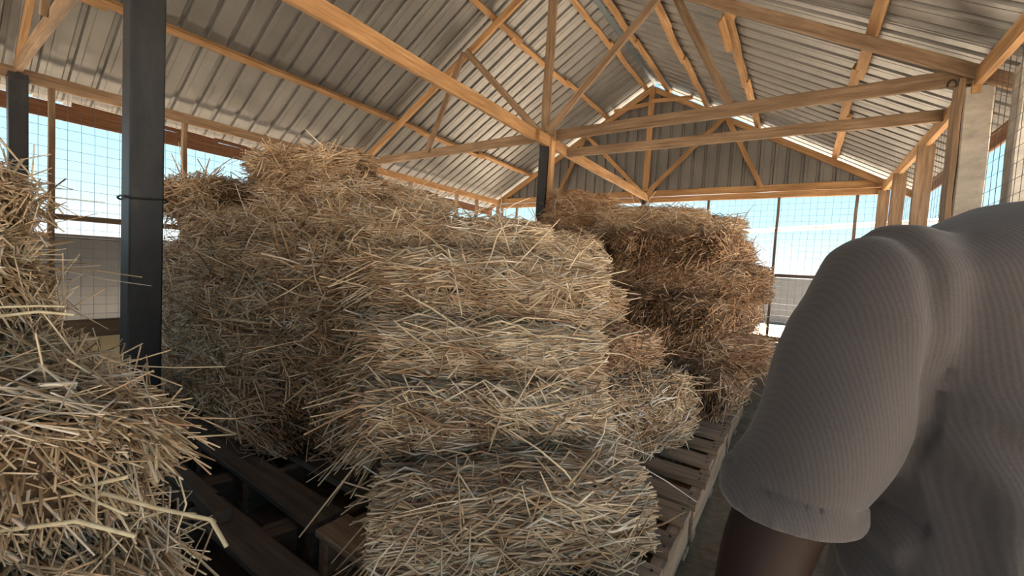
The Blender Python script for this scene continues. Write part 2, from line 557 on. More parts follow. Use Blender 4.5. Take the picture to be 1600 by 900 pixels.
# ------------------------------------------------------------------ mesh walls
def wire_grid(name, origin, ux, length, z0, z1, parent, pitch=.128, r=.0024):
    o = np.array(origin, float); ux = np.array(ux, float)
    P = []
    na = int(length / pitch); nb = int((z1 - z0) / pitch)
    nx = np.cross(ux, (0, 0, 1.0))
    def wob(s): return nx * (.006 * math.sin(s * 1.7) + .004 * math.sin(s * 4.1))
    for i in range(na + 1):
        s = i * pitch
        P.append([o + ux * (s + .004 * math.sin(z * 3 + i)) + wob(s) + np.array([0, 0, z]) for z in np.linspace(z0, z1, 5)])
    V1, Q1 = tubes_np(P, np.full((len(P), 5), r), 4)
    P = []
    K = max(8, int(length / .4))
    for j in range(nb + 1):
        z = z0 + j * pitch
        P.append([o + ux * s + wob(s) + nx * .004 + np.array([0, 0, z + .004 * math.sin(s * 2 + j)]) for s in np.linspace(0, length, K)])
    V2, Q2 = tubes_np(P, np.full((len(P), K), r), 4)
    return obj(name, np_mesh(name, np.vstack([V1, V2]), np.vstack([Q1, Q2 + len(V1)])), 'wire', parent, kind='stuff')

wl = empty('wall_left', (-HW, 0, 0), kind='structure')
beam('top_plate', (-HW, YB, EZ - .06), (-HW, -.6, EZ - .06), .055, .15, 'wood_old', wl)
beam('top_plate', (-HW, -.6, EZ - .06), (-HW, YF, EZ - .06), .055, .15, 'wood', wl)
for y in (-7.6, -6.2, -4.55, -3.16, -1.72, -.25, 1.4, 3.08, 3.95, 5.0):
    beam('stud', (-HW + .0, y, .05), (-HW, y, EZ - .13), .055, .10, 'wood_old', wl, up=(1, 0, 0))
beam('mid_rail', (-HW - .02, YB, 1.60), (-HW - .02, YF, 1.60), .04, .075, 'wood_old', wl)
beam('bottom_rail', (-HW - .0, YB, .12), (-HW, YF, .12), .06, .24, 'wood_old', wl)
wire_grid('wire_mesh', (-HW - .05, YB, 0), (0, 1, 0), YF - YB, .05, EZ, wl)
fa = empty('fascia', (-HW - .47, 0, EZ - .4), label='orange fascia board under the left eave outside the mesh', cat='fascia')
for (a, b2) in ((YB, -6.2), (-6.2, -2.1), (-2.1, 1.6), (1.6, YF + .2)):
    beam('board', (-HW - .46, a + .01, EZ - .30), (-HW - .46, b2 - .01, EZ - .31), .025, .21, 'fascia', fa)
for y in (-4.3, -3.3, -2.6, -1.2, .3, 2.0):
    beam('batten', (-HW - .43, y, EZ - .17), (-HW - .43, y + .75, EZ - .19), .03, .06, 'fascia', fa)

wr = empty('wall_right', (HW, 0, 0), kind='structure')
beam('top_plate', (HW, YB, EZ - .03), (HW, .2, EZ - .03), .06, .16, 'wood', wr)
beam('top_plate', (HW, .0, EZ - .10), (HW, YF, EZ - .10), .06, .15, 'wood', wr)
for y in (1.84, 3.52, 5.0):
    beam('stud', (HW, y, 0), (HW, y, EZ - .16), .05, .17, 'wood_old', wr, up=(1, 0, 0))
for y in (-3.0, -6.5, -8.2):
    beam('stud', (HW, y, 0), (HW, y, EZ - .16), .05, .15, 'wood_old', wr, up=(1, 0, 0))
beam('mid_rail', (HW + .05, YB, 1.60), (HW + .05, YF, 1.60), .04, .07, 'wood_old', wr)
wire_grid('wire_mesh', (HW + .11, YB, 0), (0, 1, 0), YF - YB, .05, EZ, wr)
fa = empty('fascia', (HW + .47, 0, EZ - .4), label='orange fascia board under the right eave outside the mesh', cat='fascia')
for (a, b2) in ((YB, -4.2), (-4.2, -.4), (-.4, 2.4), (2.4, YF + .2)):
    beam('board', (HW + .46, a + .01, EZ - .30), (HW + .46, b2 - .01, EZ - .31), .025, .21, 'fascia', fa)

def pillar(x, y, w, d, label):
    e0 = empty('pillar', (x, y, 0), label=label, cat='pillar')
    beam('shaft', (x, y, 0), (x, y, EZ - .11), d, w, 'pillar', e0, up=(1, 0, 0), jit=.004, bev=.012)
    return e0
p0 = pillar(HW + .02, .12, .20, .20, 'stout grey concrete pillar beside timber at the right mesh wall')
beam('timber_facing', (HW - .105, .10, 0), (HW - .105, .10, EZ - .02), .20, .045, 'wood_old', p0, up=(1, 0, 0))
pillar(HW + .25, -.34, .20, .2, 'grey concrete pillar cut by the right picture edge')
# reinforcing bar hook at the pillar head
th = np.linspace(-.3, 3.4, 12)
V, Q = tubes_np(np.array([[(HW - .17, .02 + .0 * a, EZ - .07 + 0) + np.array((.03 * math.cos(a), 0, .05 * math.sin(a))) for a in th]]), np.full((1, 12), .006), 5)
obj('rebar_hook', np_mesh('rebar_hook', V, Q), 'steel', p0)

wb = empty('wall_back', (0, YF, 0), kind='structure')
# gable sheeting: upright box profile sheets cut to the slope
nsh = int(2 * HW / (4 * PITCH_R)) + 1
for i in range(nsh):
    x0 = -HW + i * 4 * PITCH_R
    pts = [(x0 + a, h) for (a, h) in PROF if x0 + a < HW + .02]
    if len(pts) < 3: continue
    V, F = [], []
    zb = EZ - .03
    for (x, h) in pts:
        zt = max(zb + .01, roof_z(x, .06))
        yy = YF + .06 + h + (.004 if i % 2 else 0)
        V += [(x, yy, zb), (x, yy, zt)]
    for k in range(len(pts) - 1):
        F.append([2 * k, 2 * k + 2, 2 * k + 3, 2 * k + 1])
    obj('gable_sheet', np_mesh('gable_sheet', V, F), 'roof', wb)
beam('sill_beam', (-HW, YF + .01, EZ - .155), (-.3, YF + .01, EZ - .150), .06, .13, 'wood', wb)
beam('sill_beam', (-.3, YF + .01, EZ - .150), (HW, YF + .01, EZ - .155), .06, .13, 'wood', wb)
for x in (-4.5, -3.95, -2.2, -.95, 1.5, 2.9, 4.22):
    beam('stud', (x, YF + .02, .05), (x, YF + .02, EZ - .21), .05, .075, 'wood_dark' if x > 0 else 'wood_old', wb, up=(0, 1, 0))
beam('mid_rail', (-HW, YF + .05, 1.44), (HW, YF + .05, 1.44), .04, .07, 'wood_dark', wb)
beam('bottom_rail', (-HW, YF + .02, .05), (HW, YF + .02, .05), .06, .10, 'wood_dark', wb)
wire_grid('wire_mesh', (-HW, YF + .09, 0), (1, 0, 0), 2 * HW, .05, EZ - .1, wb)

wf = empty('wall_baffle', (0, YB, 0), kind='structure')  # unseen end wall, added to cut the low light from behind the viewer
for i in range(nsh):
    x0 = -HW + i * 4 * PITCH_R
    for lo in (True, False):
        pts = [(x0 + a, h) for (a, h) in PROF if x0 + a < HW + .02]
        if lo and 2.6 < x0 < 4.3: continue            # gap left as a doorway in the added wall
        if len(pts) < 3: continue
        V, F = [], []
        for (x, h) in pts:
            zb, zt = (.05, 1.0) if lo else (EZ - .1, max(EZ - .09, roof_z(x, .06)))
            yy = YB - .06 - h - (.004 if i % 2 else 0)
            V += [(x, yy, zb), (x, yy, zt)]
        F = [[2 * k, 2 * k + 1, 2 * k + 3, 2 * k + 2] for k in range(len(pts) - 1)]
        obj('baffle_sheet', np_mesh('baffle_sheet', V, F), 'roof', wf)
beam('sill_beam', (-HW, YB, EZ - .1), (HW, YB, EZ - .1), .06, .15, 'wood', wf)
for x in (-4.5, -2.6, -.8, 1.0, 2.7, 4.45):
    beam('stud', (x, YB, .0), (x, YB, EZ - .18), .06, .09, 'wood_old', wf, up=(0, 1, 0))

# ------------------------------------------------------------------ outside: boundary wall, pipe rail
def boundary(name, p0, p1, h, label):
    e0 = empty(name, p0, label=label, cat='wall', group='boundary walls of the yard')
    p0, p1 = Vector(p0), Vector(p1)
    L = (p1 - p0).length; n = max(1, int(L / 2.4)); d = (p1 - p0) / n
    for i in range(n):
        a = p0 + d * i + d.normalized() * .012; b2 = p0 + d * (i + 1) - d.normalized() * .012
        beam('panel', a + Vector((0, 0, h / 2 - .04)), b2 + Vector((0, 0, h / 2 - .04)), .1, h, 'grey_wall', e0, jit=.002, bev=.01)
        beam('coping', a + Vector((0, 0, h - .01)), b2 + Vector((0, 0, h - .01)), .16, .06, 'grey_wall', e0, jit=.002, bev=.01)
boundary('boundary_wall', (-5.8, -12, 0), (-5.8, 10.05, 0), 1.39, 'grey rendered boundary wall outside the left mesh')
boundary('boundary_wall', (-5.65, 10, 0), (18, 10, 0), 1.42, 'blue-grey boundary wall far beyond the right end of the far mesh')
pr_ = empty('pipe_rail', (3.6, 7.6, 0), label='white horizontal pole outside beyond the far mesh wall', cat='pole')
pa, pb = CAM + (_f + CR * (1120 - 800) / FPX + CU * (450 - 380) / FPX) * 12.8, CAM + (_f + CR * (1400 - 800) / FPX + CU * (450 - 349) / FPX) * 8.9
pb = np.array(pb); pa = np.array(pa); pa[2] = pb[2]
d = (pb - pa) / np.linalg.norm(pb - pa)
V, Q = tubes_np(np.array([[pa - d * 1.5, pa, (pa + pb) / 2, pb, pb + d * 3]]), np.full((1, 5), .055), 12)
obj('rail', np_mesh('rail', V, Q, True), 'white', pr_)
for q in (pa - d * 1.4, pb + d * 2.6):
    V, Q = tubes_np(np.array([[(q[0], q[1], -.04), (q[0], q[1], q[2])]]), np.full((1, 2), .05), 10)
    obj('upright', np_mesh('upright', V, Q, True), 'white', pr_)

# ochre ply sheet lying on the floor by the left mesh
beam('plywood_sheet', (-3.35, -4.70, .012), (-3.35, -3.20, .012), 2.2, .022, 'ochre', None, jit=.0, bev=.003, label='ochre plywood sheet lying on the floor by the left mesh wall', cat='board')

# ------------------------------------------------------------------ pallets
_a = np.arange(8) * np.pi / 4
NAIL = np_mesh('nail_head', [(.006 * math.cos(a), .006 * math.sin(a), z) for z in (-.004, .0015) for a in _a], [[i, (i + 1) % 8, (i + 1) % 8 + 8, i + 8] for i in range(8)] + [list(range(8, 16))])
def pallet(x0, x1, y0, y1, top, label, pitch=.245, bw=.15, mat='wood_pallet', bevel=.004, nails=False):
    e0 = empty('pallet', ((x0 + x1) / 2, (y0 + y1) / 2, 0), label=label, cat='pallet', group='timber pallets on the floor')
    n = max(2, int(round((y1 - y0 - bw) / pitch)) + 1)
    mesh = beam_mesh(x1 - x0, bw, .03, .002, bevel)
    for i in range(n):
        y = y0 + bw / 2 + (y1 - y0 - bw) * i / (n - 1)
        rz = random.gauss(0, .008)
        dx = random.uniform(-.012, .012)
        db = obj('deck_board', mesh, mat, e0, Matrix.Translation(((x0 + x1) / 2 + dx, y, top - .015)) @ Matrix.Rotation(rz, 4, 'Z'))
        if nails:
            for dy in (-.035, .035):
                obj('nail_head', NAIL, 'steel', db, Matrix.Translation((x1 - .035 + random.uniform(-.008, .008), y + dy + random.uniform(-.01, .01), top + .002)))
    for x in (x0 + .035, (x0 + x1) / 2, x1 - .035):
        beam('stringer', (x, y0 + .01, (top - .03) / 2 + .012), (x, y1 - .01, (top - .03) / 2 + .012), .06, top - .03 - .024, mat, e0, up=(0, 0, 1))
    for y in (y0 + .07, (y0 + y1) / 2, y1 - .07):
        beam('base_board', (x0, y, .012), (x1, y, .012), .1, .022, mat, e0)
    return e0
PT = .2
pallet(1.84, 3.03, -4.71, -3.52, PT, 'brown slatted pallet under the nearest corner bale, its board ends showing', nails=True)
pallet(1.84, 3.03, -3.49, -2.30, PT, 'brown slatted pallet in the middle of the row on the right of the hay', nails=True)
pallet(1.84, 3.03, -2.27, -1.08, PT, 'brown slatted pallet under the foot of the back-right hay stack', nails=True)
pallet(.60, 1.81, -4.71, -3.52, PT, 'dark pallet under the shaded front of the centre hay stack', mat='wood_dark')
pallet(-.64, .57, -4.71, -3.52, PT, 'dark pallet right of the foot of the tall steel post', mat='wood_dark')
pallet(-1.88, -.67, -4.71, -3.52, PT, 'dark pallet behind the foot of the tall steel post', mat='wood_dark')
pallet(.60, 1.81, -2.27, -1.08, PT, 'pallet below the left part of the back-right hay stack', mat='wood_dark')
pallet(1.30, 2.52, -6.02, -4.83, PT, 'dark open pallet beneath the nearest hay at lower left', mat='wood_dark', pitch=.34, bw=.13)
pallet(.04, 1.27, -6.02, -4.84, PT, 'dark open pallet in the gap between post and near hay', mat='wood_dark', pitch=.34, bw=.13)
beam('timber_batten', (-.0, -4.905, PT + .028), (1.52, -4.915, PT + .028), .06, .05, 'wood_dark', None, label='dark timber batten lying on the open pallets beside the aisle gap', cat='timber')
for i, (x, lab) in enumerate(((.45, 'short dark timber bridging the floor gap, nearest the post'), (1.02, 'short dark timber bridging the floor gap, middle one'), (1.62, 'short dark timber bridging the floor gap, nearest the viewer'))):
    beam('spacer_timber', (x, -4.845, .075), (x + .03, -4.70, .075), .10, .15, 'wood_dark', None, label=lab, cat='timber', group='short timbers in the floor gap')

# ------------------------------------------------------------------ hay bales
def smooth_fun():
    A_ = RNG.normal(0, 1, (5, 2)) * np.array([6, 4]); P_ = RNG.random(5) * 6.28; W_ = RNG.normal(0, 1, 5)
    def f(x, t): return sum(W_[i] * np.sin(A_[i, 0] * x + A_[i, 1] * t + P_[i]) for i in range(5)) / 2.2
    return f

def bale(c, yaw, L, W, H, label, group, n=4000, mat='straw_gold', r=.0028, tilt=0, roll=0, wild=.16, messy=12, fluff=1.0, slen=(.10, .36), ends=.2, sag=1.0, twine=True, full=False, leaf=0.0, loose=30, lr=1.0, el=1.0):
    """c = centre of the underside; straw runs along local x"""
    a, b2, h = L / 2, W / 2, H / 2
    mw = Matrix.Translation((c[0], c[1], c[2] + h)) @ Matrix.Rotation(math.radians(yaw), 4, 'Z') @ Matrix.Rotation(math.radians(tilt), 4, 'Y') @ Matrix.Rotation(math.radians(roll), 4, 'X')
    e0 = empty('straw_bale', (c[0], c[1], c[2]), math.radians(yaw), label=label, cat='straw bale', group=group)
    lump = smooth_fun(); dirf = smooth_fun()
    ex = 2 / 2.7
    def surf(x, t, scale=1.0):
        ct, st = np.cos(t), np.sin(t)
        y = np.sign(ct) * np.abs(ct) ** ex; z = np.sign(st) * np.abs(st) ** ex
        end = 1 - .22 * np.clip((np.abs(x) / a - .72) / .28, 0, 1) ** 2
        s = scale * end * (1 + .05 * sag * lump(x * .9, t))
        return np.stack([x, b2 * y * s, h * z * s], -1)
    def nrm(t):
        ct, st = np.cos(t), np.sin(t)
        y = np.sign(ct) * np.abs(ct) ** (2 - ex) / b2; z = np.sign(st) * np.abs(st) ** (2 - ex) / h
        q = np.stack([np.zeros_like(y), y, z], -1)
        return q / (np.linalg.norm(q, axis=-1, keepdims=True) + 1e-9)
    # packed core
    nx_, nt_ = 14, 28
    xs = np.concatenate([[-a * .97], np.linspace(-a * .94, a * .94, nx_), [a * .97]])
    tt = np.arange(nt_) * 2 * np.pi / nt_
    V = []
    for i, x in enumerate(xs):
        sc = .97 if 0 < i < len(xs) - 1 else .86
        V.append(surf(np.full(nt_, x), tt, sc))
    V = np.vstack(V)
    F = []
    for i in range(len(xs) - 1):
        for k in range(nt_):
            F.append([i * nt_ + k, (i + 1) * nt_ + k, (i + 1) * nt_ + (k + 1) % nt_, i * nt_ + (k + 1) % nt_])
    m0 = len(V)
    V = np.vstack([V, [[xs[0] - .01, 0, 0], [xs[-1] + .01, 0, 0]]])
    for k in range(nt_):
        F.append([m0, k, (k + 1) % nt_]); F.append([m0 + 1, (len(xs) - 1) * nt_ + (k + 1) % nt_, (len(xs) - 1) * nt_ + k])
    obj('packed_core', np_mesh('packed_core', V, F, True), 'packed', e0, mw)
    # straw on the flanks
    R3 = np.array(mw.to_3x3()); T3 = np.array(mw.translation)
    ne = int(n * ends); nf = n - ne
    over = int(nf * 2.6)
    x = RNG.uniform(-a, a, over); t = RNG.uniform(0, 2 * np.pi, over)
    P = surf(x, t); Nn = nrm(t)
    wp = P @ R3.T + T3; wn = Nn @ R3.T
    tocam = CAM - wp; tocam /= np.linalg.norm(tocam, axis=1, keepdims=True)
    # flanks turned well away from the aisle keep only a thin cover
    keep = ((wn * tocam).sum(1) > -.28) | (RNG.random(over) < .08)
    if full: keep[:] = True
    idx = np.nonzero(keep)[0][:nf]
    x, t, P, Nn = x[idx], t[idx], P[idx], Nn[idx]
    k = len(idx)
    ta = np.stack([np.ones(k), np.zeros(k), np.zeros(k)], -1)
    tb_ = np.cross(Nn, ta)
    sd_ = np.radians(messy) * np.ones(k)
    isw = RNG.random(k) < wild
    sd_[isw] = np.radians(48)
    ang = RNG.normal(0, 1, k) * sd_ + np.radians(11) * dirf(x * .8, t * 1.3)
    lift = np.abs(RNG.normal(0, 1, k)) * np.where(isw, .22, .06) * fluff * RNG.choice([-1, 1], k)
    dr = ta * np.cos(ang)[:, None] + tb_ * np.sin(ang)[:, None] + Nn * lift[:, None]
    ln = RNG.uniform(slen[0], slen[1], k) * np.where(isw, .8, 1)
    off = RNG.uniform(-.026, .014, k) + np.where(isw, RNG.uniform(0, .014, k), 0) * fluff
    mid = P + Nn * off[:, None]
    bend = (tb_ * RNG.normal(0, .05, k)[:, None] - Nn * np.abs(RNG.normal(0, .03, k))[:, None] * 0) * ln[:, None]
    kink = RNG.random(k) < .12 * fluff
    bend[kink] += (tb_[kink] * RNG.normal(0, .22, kink.sum())[:, None] + Nn[kink] * RNG.uniform(0, .22, kink.sum())[:, None]) * ln[kink][:, None]
    p0 = mid - dr * ln[:, None] / 2; p1 = mid + bend; p2 = mid + dr * ln[:, None] / 2
    # bend the tips back on to the curved flank
    for pp in (p0, p2):
        over_ = np.clip(np.abs(pp[:, 0]) - a - .09, 0, None)
        pp[:, 0] -= np.sign(pp[:, 0]) * over_ * .8
    paths = [np.stack([p0, p1, p2], 1)]
    rad = [r * RNG.uniform(.55, 1.25, k)]
    # cut ends
    if ne:
        sx_ = RNG.choice([-1, 1], ne)
        q = RNG.random(ne) ** .5; te = RNG.uniform(0, 2 * np.pi, ne)
        Pe = surf(sx_ * a * .95, te, 1.0); Pe[:, 1:] *= q[:, None]
        de = np.stack([sx_ * np.ones(ne), RNG.normal(0, .38, ne), RNG.normal(0, .38, ne)], -1)
        de[:, 1:] += Pe[:, 1:] / np.array([b2, h]) * .35
        de /= np.linalg.norm(de, axis=1, keepdims=True)
        le = np.where(sx_ < 0, el, min(el, .62)) * RNG.uniform(.05, .15, ne) * np.where(RNG.random(ne) < .1, 1.8, 1)
        st = Pe - de * .05
        e2 = st + de * (le + .03)[:, None]
        md = (st + e2) / 2 + RNG.normal(0, .008, (ne, 3))
        e2[:, 2] -= RNG.random(ne) * .05 * le / .1
        paths.append(np.stack([st, md, e2], 1)); rad.append(r * RNG.uniform(.6, 1.2, ne))
    paths = np.concatenate(paths); rad = np.concatenate(rad)
    rr = np.stack([rad, rad, rad * .75], 1)
    if leaf:
        lf = RNG.random(len(rad)) < leaf
        rr[lf] *= 2.0
    V, Q = tubes_np(paths, rr, 3)
    if loose:
        # long stray stalks, kinked at the nodes, lying over or springing from the flank
        m_ = loose
        xl = RNG.uniform(-a, a, m_ * 6); tl = RNG.uniform(0, 2 * np.pi, m_ * 6)
        Pl, Nl = surf(xl, tl), nrm(tl)
        wl_, wn_ = Pl @ R3.T + T3, Nl @ R3.T
        ok = np.nonzero(((CAM - wl_) * wn_).sum(1) > 0)[0][:m_]
        Pl, Nl = Pl[ok], Nl[ok]; m_ = len(ok)
        dl = RNG.normal(0, 1, (m_, 3)) * np.array([1.0, .6, .8]); dl -= Nl * (dl * Nl).sum(1, keepdims=True) * .8
        dl /= np.linalg.norm(dl, axis=1, keepdims=True)
        step = RNG.uniform(.05, .14, (m_, 1))
        cur = Pl + Nl * RNG.uniform(.0, .02, (m_, 1)); pts_ = [cur]
        for q_ in range(3):
            dl = dl + RNG.normal(0, .32, (m_, 3)) * (RNG.random((m_, 1)) < .5) + Nl * RNG.uniform(-.10, .22, (m_, 1))
            dl[:, 2] -= .10
            dl /= np.linalg.norm(dl, axis=1, keepdims=True)
            cur = cur + dl * step; pts_.append(cur)
        rl = (r * lr * RNG.uniform(.7, 1.15, m_))[:, None] * np.array([1, 1, .9, .6])
        V2, Q2 = tubes_np(np.stack(pts_, 1), rl, 4)
        Q = np.vstack([Q, Q2 + len(V)]); V = np.vstack([V, V2])
    obj('straw', np_mesh('straw', V, Q), mat, e0, mw, kind='stuff')
    if twine:
        for xx in (-a * .45, a * .42):
            tt2 = np.linspace(0, 2 * np.pi, 41)
            pts = surf(np.full(41, xx) + .03 * np.sin(tt2 + xx * 9) + .012 * np.sin(5 * tt2), tt2, 1.0)
            cen = pts.copy(); cen[:, 0] = 0
            pts += cen / (np.linalg.norm(cen, axis=1, keepdims=True) + 1e-9) * .010
            V, Q = tubes_np(pts[None], np.full((1, 41), .0042), 5)
            obj('twine', np_mesh('twine', V, Q), 'twine', e0, mw)
    return e0

GA, GB, GC = 'straw bales of the centre stack', 'straw bales of the back right stack', 'straw bales of the near left stack'
A_BALES = [
 # corner bales that face the viewer
 ((2.47, -4.26, .20), 44, .84, .48, .30, 'lowest front bale with reddish twine, resting on the slatted pallet', dict(n=9500, mat='straw_pale', tilt=-4, ends=.28, el=1.25, wild=.10)),
 ((2.16, -4.04, .48), 46, .90, .52, .27, 'second bale up at the near corner, ragged on its underside', dict(n=8600, mat='straw_pale', messy=13, wild=.16, ends=.3, el=1.6)),
 ((2.06, -3.92, .73), 41, .92, .52, .28, 'pale third bale up at the near corner, straws combed level', dict(n=9000, mat='straw_pale', ends=.28, el=1.6, wild=.10)),
 ((1.95, -3.76, .99), 34, 1.0, .56, .34, 'broad grey-gold bale at eye level on the near corner', dict(n=9000, mat='straw_pale', wild=.14, ends=.28, el=1.7)),
 ((1.50, -3.55, 1.30), 29, 1.0, .54, .26, 'pale smooth bale above eye level in the middle of the stack', dict(n=8000, mat='straw_pale')),
 ((2.47, -3.07, .20), 68, .82, .52, .46, 'fat round-ended bale at the right foot of the stack beside bare pallet boards', dict(n=7500, mat='straw_gold', messy=14)),
 ((2.26, -3.12, .64), 62, .74, .46, .27, 'reddish bale end tucked above the round-ended bale', dict(n=5500, mat='straw_brown', ends=.3)),
 ((1.90, -3.04, .92), 56, .85, .48, .28, 'gold bale behind the near corner, its right end upright', dict(n=5500, mat='straw_gold')),
 ((1.68, -2.90, 1.20), 52, .9, .50, .27, 'pale bale at the right shoulder of the centre stack', dict(n=6000, mat='straw_pale', tilt=4)),
 # shaded flank toward the tall post
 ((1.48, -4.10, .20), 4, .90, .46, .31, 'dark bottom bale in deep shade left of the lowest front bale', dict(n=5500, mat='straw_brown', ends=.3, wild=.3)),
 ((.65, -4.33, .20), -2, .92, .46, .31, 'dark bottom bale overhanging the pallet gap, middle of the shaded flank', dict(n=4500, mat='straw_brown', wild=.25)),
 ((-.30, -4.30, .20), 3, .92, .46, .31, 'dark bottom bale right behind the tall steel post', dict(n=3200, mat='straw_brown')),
 ((1.36, -4.10, .50), 12, .92, .48, .29, 'shaggy bale on the second layer with straws bristling toward the viewer', dict(n=6500, mat='straw_gold', ends=.3, wild=.32, fluff=1.5)),
 ((.48, -4.28, .50), 2, .94, .46, .29, 'second-layer bale in the shaded flank, middle one', dict(n=4500, mat='straw_gold')),
 ((-.50, -4.24, .50), -4, .92, .46, .29, 'second-layer bale in the shaded flank next to the post', dict(n=3200, mat='straw_gold')),
 ((1.24, -4.04, .78), 16, .95, .50, .28, 'shaggy third-layer bale left of the pale corner bale', dict(n=6500, mat='straw_gold', ends=.28, wild=.34, fluff=1.6)),
 ((.33, -4.22, .78), 5, .94, .46, .28, 'third-layer bale in the shaded flank', dict(n=4500, mat='straw_gold')),
 ((-.62, -4.20, .78), 0, .92, .46, .28, 'third-layer bale close behind the tall post', dict(n=3200, mat='straw_gold')),
 ((1.12, -3.92, 1.05), 20, .98, .52, .29, 'tousled eye-level bale with hanging loose straws left of centre', dict(n=7500, mat='straw_gold', ends=.26, wild=.36, fluff=1.8)),
 ((.20, -4.12, 1.05), 8, .94, .48, .28, 'eye-level gold bale in the left flank of the stack', dict(n=4800, mat='straw_gold')),
 ((-.75, -4.14, 1.05), 2, .92, .46, .28, 'eye-level bale at the left end of the stack by the post', dict(n=3400, mat='straw_gold')),
 ((.55, -3.80, 1.33), 20, .98, .52, .30, 'gold bale of the fifth layer, below the crowning bales', dict(n=6500, mat='straw_gold', wild=.25)),
 ((-.42, -4.02, 1.33), 8, .94, .48, .29, 'fifth-layer bale at the left shoulder of the stack', dict(n=4200, mat='straw_gold', wild=.25)),
 ((-1.0, -4.08, 1.60), 4, .84, .48, .27, 'small drooping bale on the left shoulder next to the post', dict(n=4000, mat='straw_gold', wild=.34, fluff=1.8)),
 ((.80, -2.95, 1.38), 42, 1.0, .52, .25, 'pale flat bale behind the crest, right of the crowning bale', dict(n=5200, mat='straw_pale')),
 ((-.05, -3.52, 1.62), 24, 1.0, .54, .29, 'bale directly under the two crowning bales', dict(n=5800, mat='straw_gold', wild=.22)),
 ((1.25, -2.05, 1.36), 48, .95, .50, .26, 'small low bale peeping out before the dark middle post', dict(n=3600, mat='straw_pale')),
 ((-.30, -3.50, 1.89), 20, .95, .54, .30, 'topmost crowning bale at the peak of the centre stack', dict(n=5600, mat='straw_gold', wild=.25, fluff=1.4)),
 ((.18, -3.06, 1.66), 38, .95, .54, .30, 'long crowning bale sloping down to the right of the peak', dict(n=5800, mat='straw_pale', tilt=11)),
 # bodies that carry the crown
 ((1.20, -3.25, .98), 40, .9, .5, .33, 'bale inside the centre stack behind the corner bales', dict(n=600, mat='straw_gold', twine=False)),
]
for (c, yaw, L, W, H, lab, kw) in A_BALES:
    kw = dict(kw); kw['r'] = .0044; kw['n'] = int(kw['n'] * .72); kw.setdefault('slen', (.14, .44)); kw.setdefault('messy', 7); kw.setdefault('lr', 1.2 if kw.get('fluff', 1) > 1.3 else .9); kw.setdefault('el', 1.35)
    kw['loose'] = int(kw['n'] / 100 * kw.get('fluff', 1) ** 2) if kw['n'] > 1000 else 0
    bale(c, yaw, L, W, H, lab, GA, **kw)

B_BALES = [
 ((2.78, -1.62, .20), 84, .86, .48, .31, 'bottom bale at the right corner of the back stack, above bare pallet boards', dict(n=3600)),
 ((2.27, -1.58, .20), 96, .86, .48, .31, 'bottom bale of the back stack peeping beside the fat round-ended bale', dict(n=3000)),
 ((2.66, -1.48, .51), 10, .95, .52, .30, 'second bale up at the right corner of the back stack, in shade', dict(n=4600)),
 ((1.80, -1.55, .51), 4, .90, .50, .30, 'second-layer bale of the back stack, left one', dict(n=2800)),
 ((2.70, -1.38, .80), 72, .90, .54, .31, 'third bale up at the right corner, cut ends toward the viewer', dict(n=4400, ends=.4)),
 ((2.22, -1.44, .80), 96, .90, .52, .31, 'third-layer bale end in the middle of the back stack', dict(n=4000, ends=.4)),
 ((1.55, -1.45, .80), 88, .90, .50, .31, 'third-layer bale of the back stack against the centre stack', dict(n=2600)),
 ((2.60, -1.30, 1.10), 14, .95, .54, .31, 'fourth bale up on the right side of the back stack', dict(n=4800)),
 ((1.82, -1.38, 1.10), -6, .92, .52, .31, 'fourth-layer bale of the back stack, left one', dict(n=4200)),
 ((2.62, -1.16, 1.40), 78, .90, .54, .30, 'fifth-layer bale end below the right top edge of the back stack', dict(n=4400, ends=.4)),
 ((2.05, -1.24, 1.40), 100, .92, .54, .30, 'fifth-layer bale end in the middle of the back stack', dict(n=4200, ends=.4)),
 ((1.40, -1.20, 1.40), 84, .92, .52, .30, 'fifth-layer bale end beside the pale shoulder bale', dict(n=3800, ends=.4)),
 ((2.00, -1.05, 1.69), 16, .95, .54, .30, 'sunlit rounded bale on top of the back stack, right of its middle', dict(n=4600, mat='straw_gold', wild=.3)),
 ((1.22, -1.00, 1.69), 28, .85, .52, .26, 'top bale in the middle of the back stack, drooping straw', dict(n=4200, wild=.3)),
 ((2.48, -.90, 1.68), 20, .62, .50, .22, 'low bale at the right top edge of the back stack', dict(n=3200, mat='straw_gold')),
 ((.62, -.10, 1.62), 30, .92, .55, .34, 'bale right of the dark middle post, second from the top', dict(n=3200)),
 ((.55, .22, 1.62), 20, .92, .55, .34, 'bale half hidden behind the dark middle post', dict(n=2400)),
 ((.60, .18, 2.02), 50, .86, .56, .40, 'high bale right beside the dark middle post, topmost of the back stack', dict(n=4600, wild=.34, fluff=1.5)),
 ((-.35, .60, 1.55), 10, .90, .55, .45, 'dark bale end showing just left of the middle post', dict(n=2400)),
]
for (c, yaw, L, W, H, lab, kw) in B_BALES:
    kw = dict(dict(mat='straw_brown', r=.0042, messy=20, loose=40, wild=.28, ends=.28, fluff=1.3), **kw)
    bale(c, yaw, L, W, H, lab, GB, **kw)

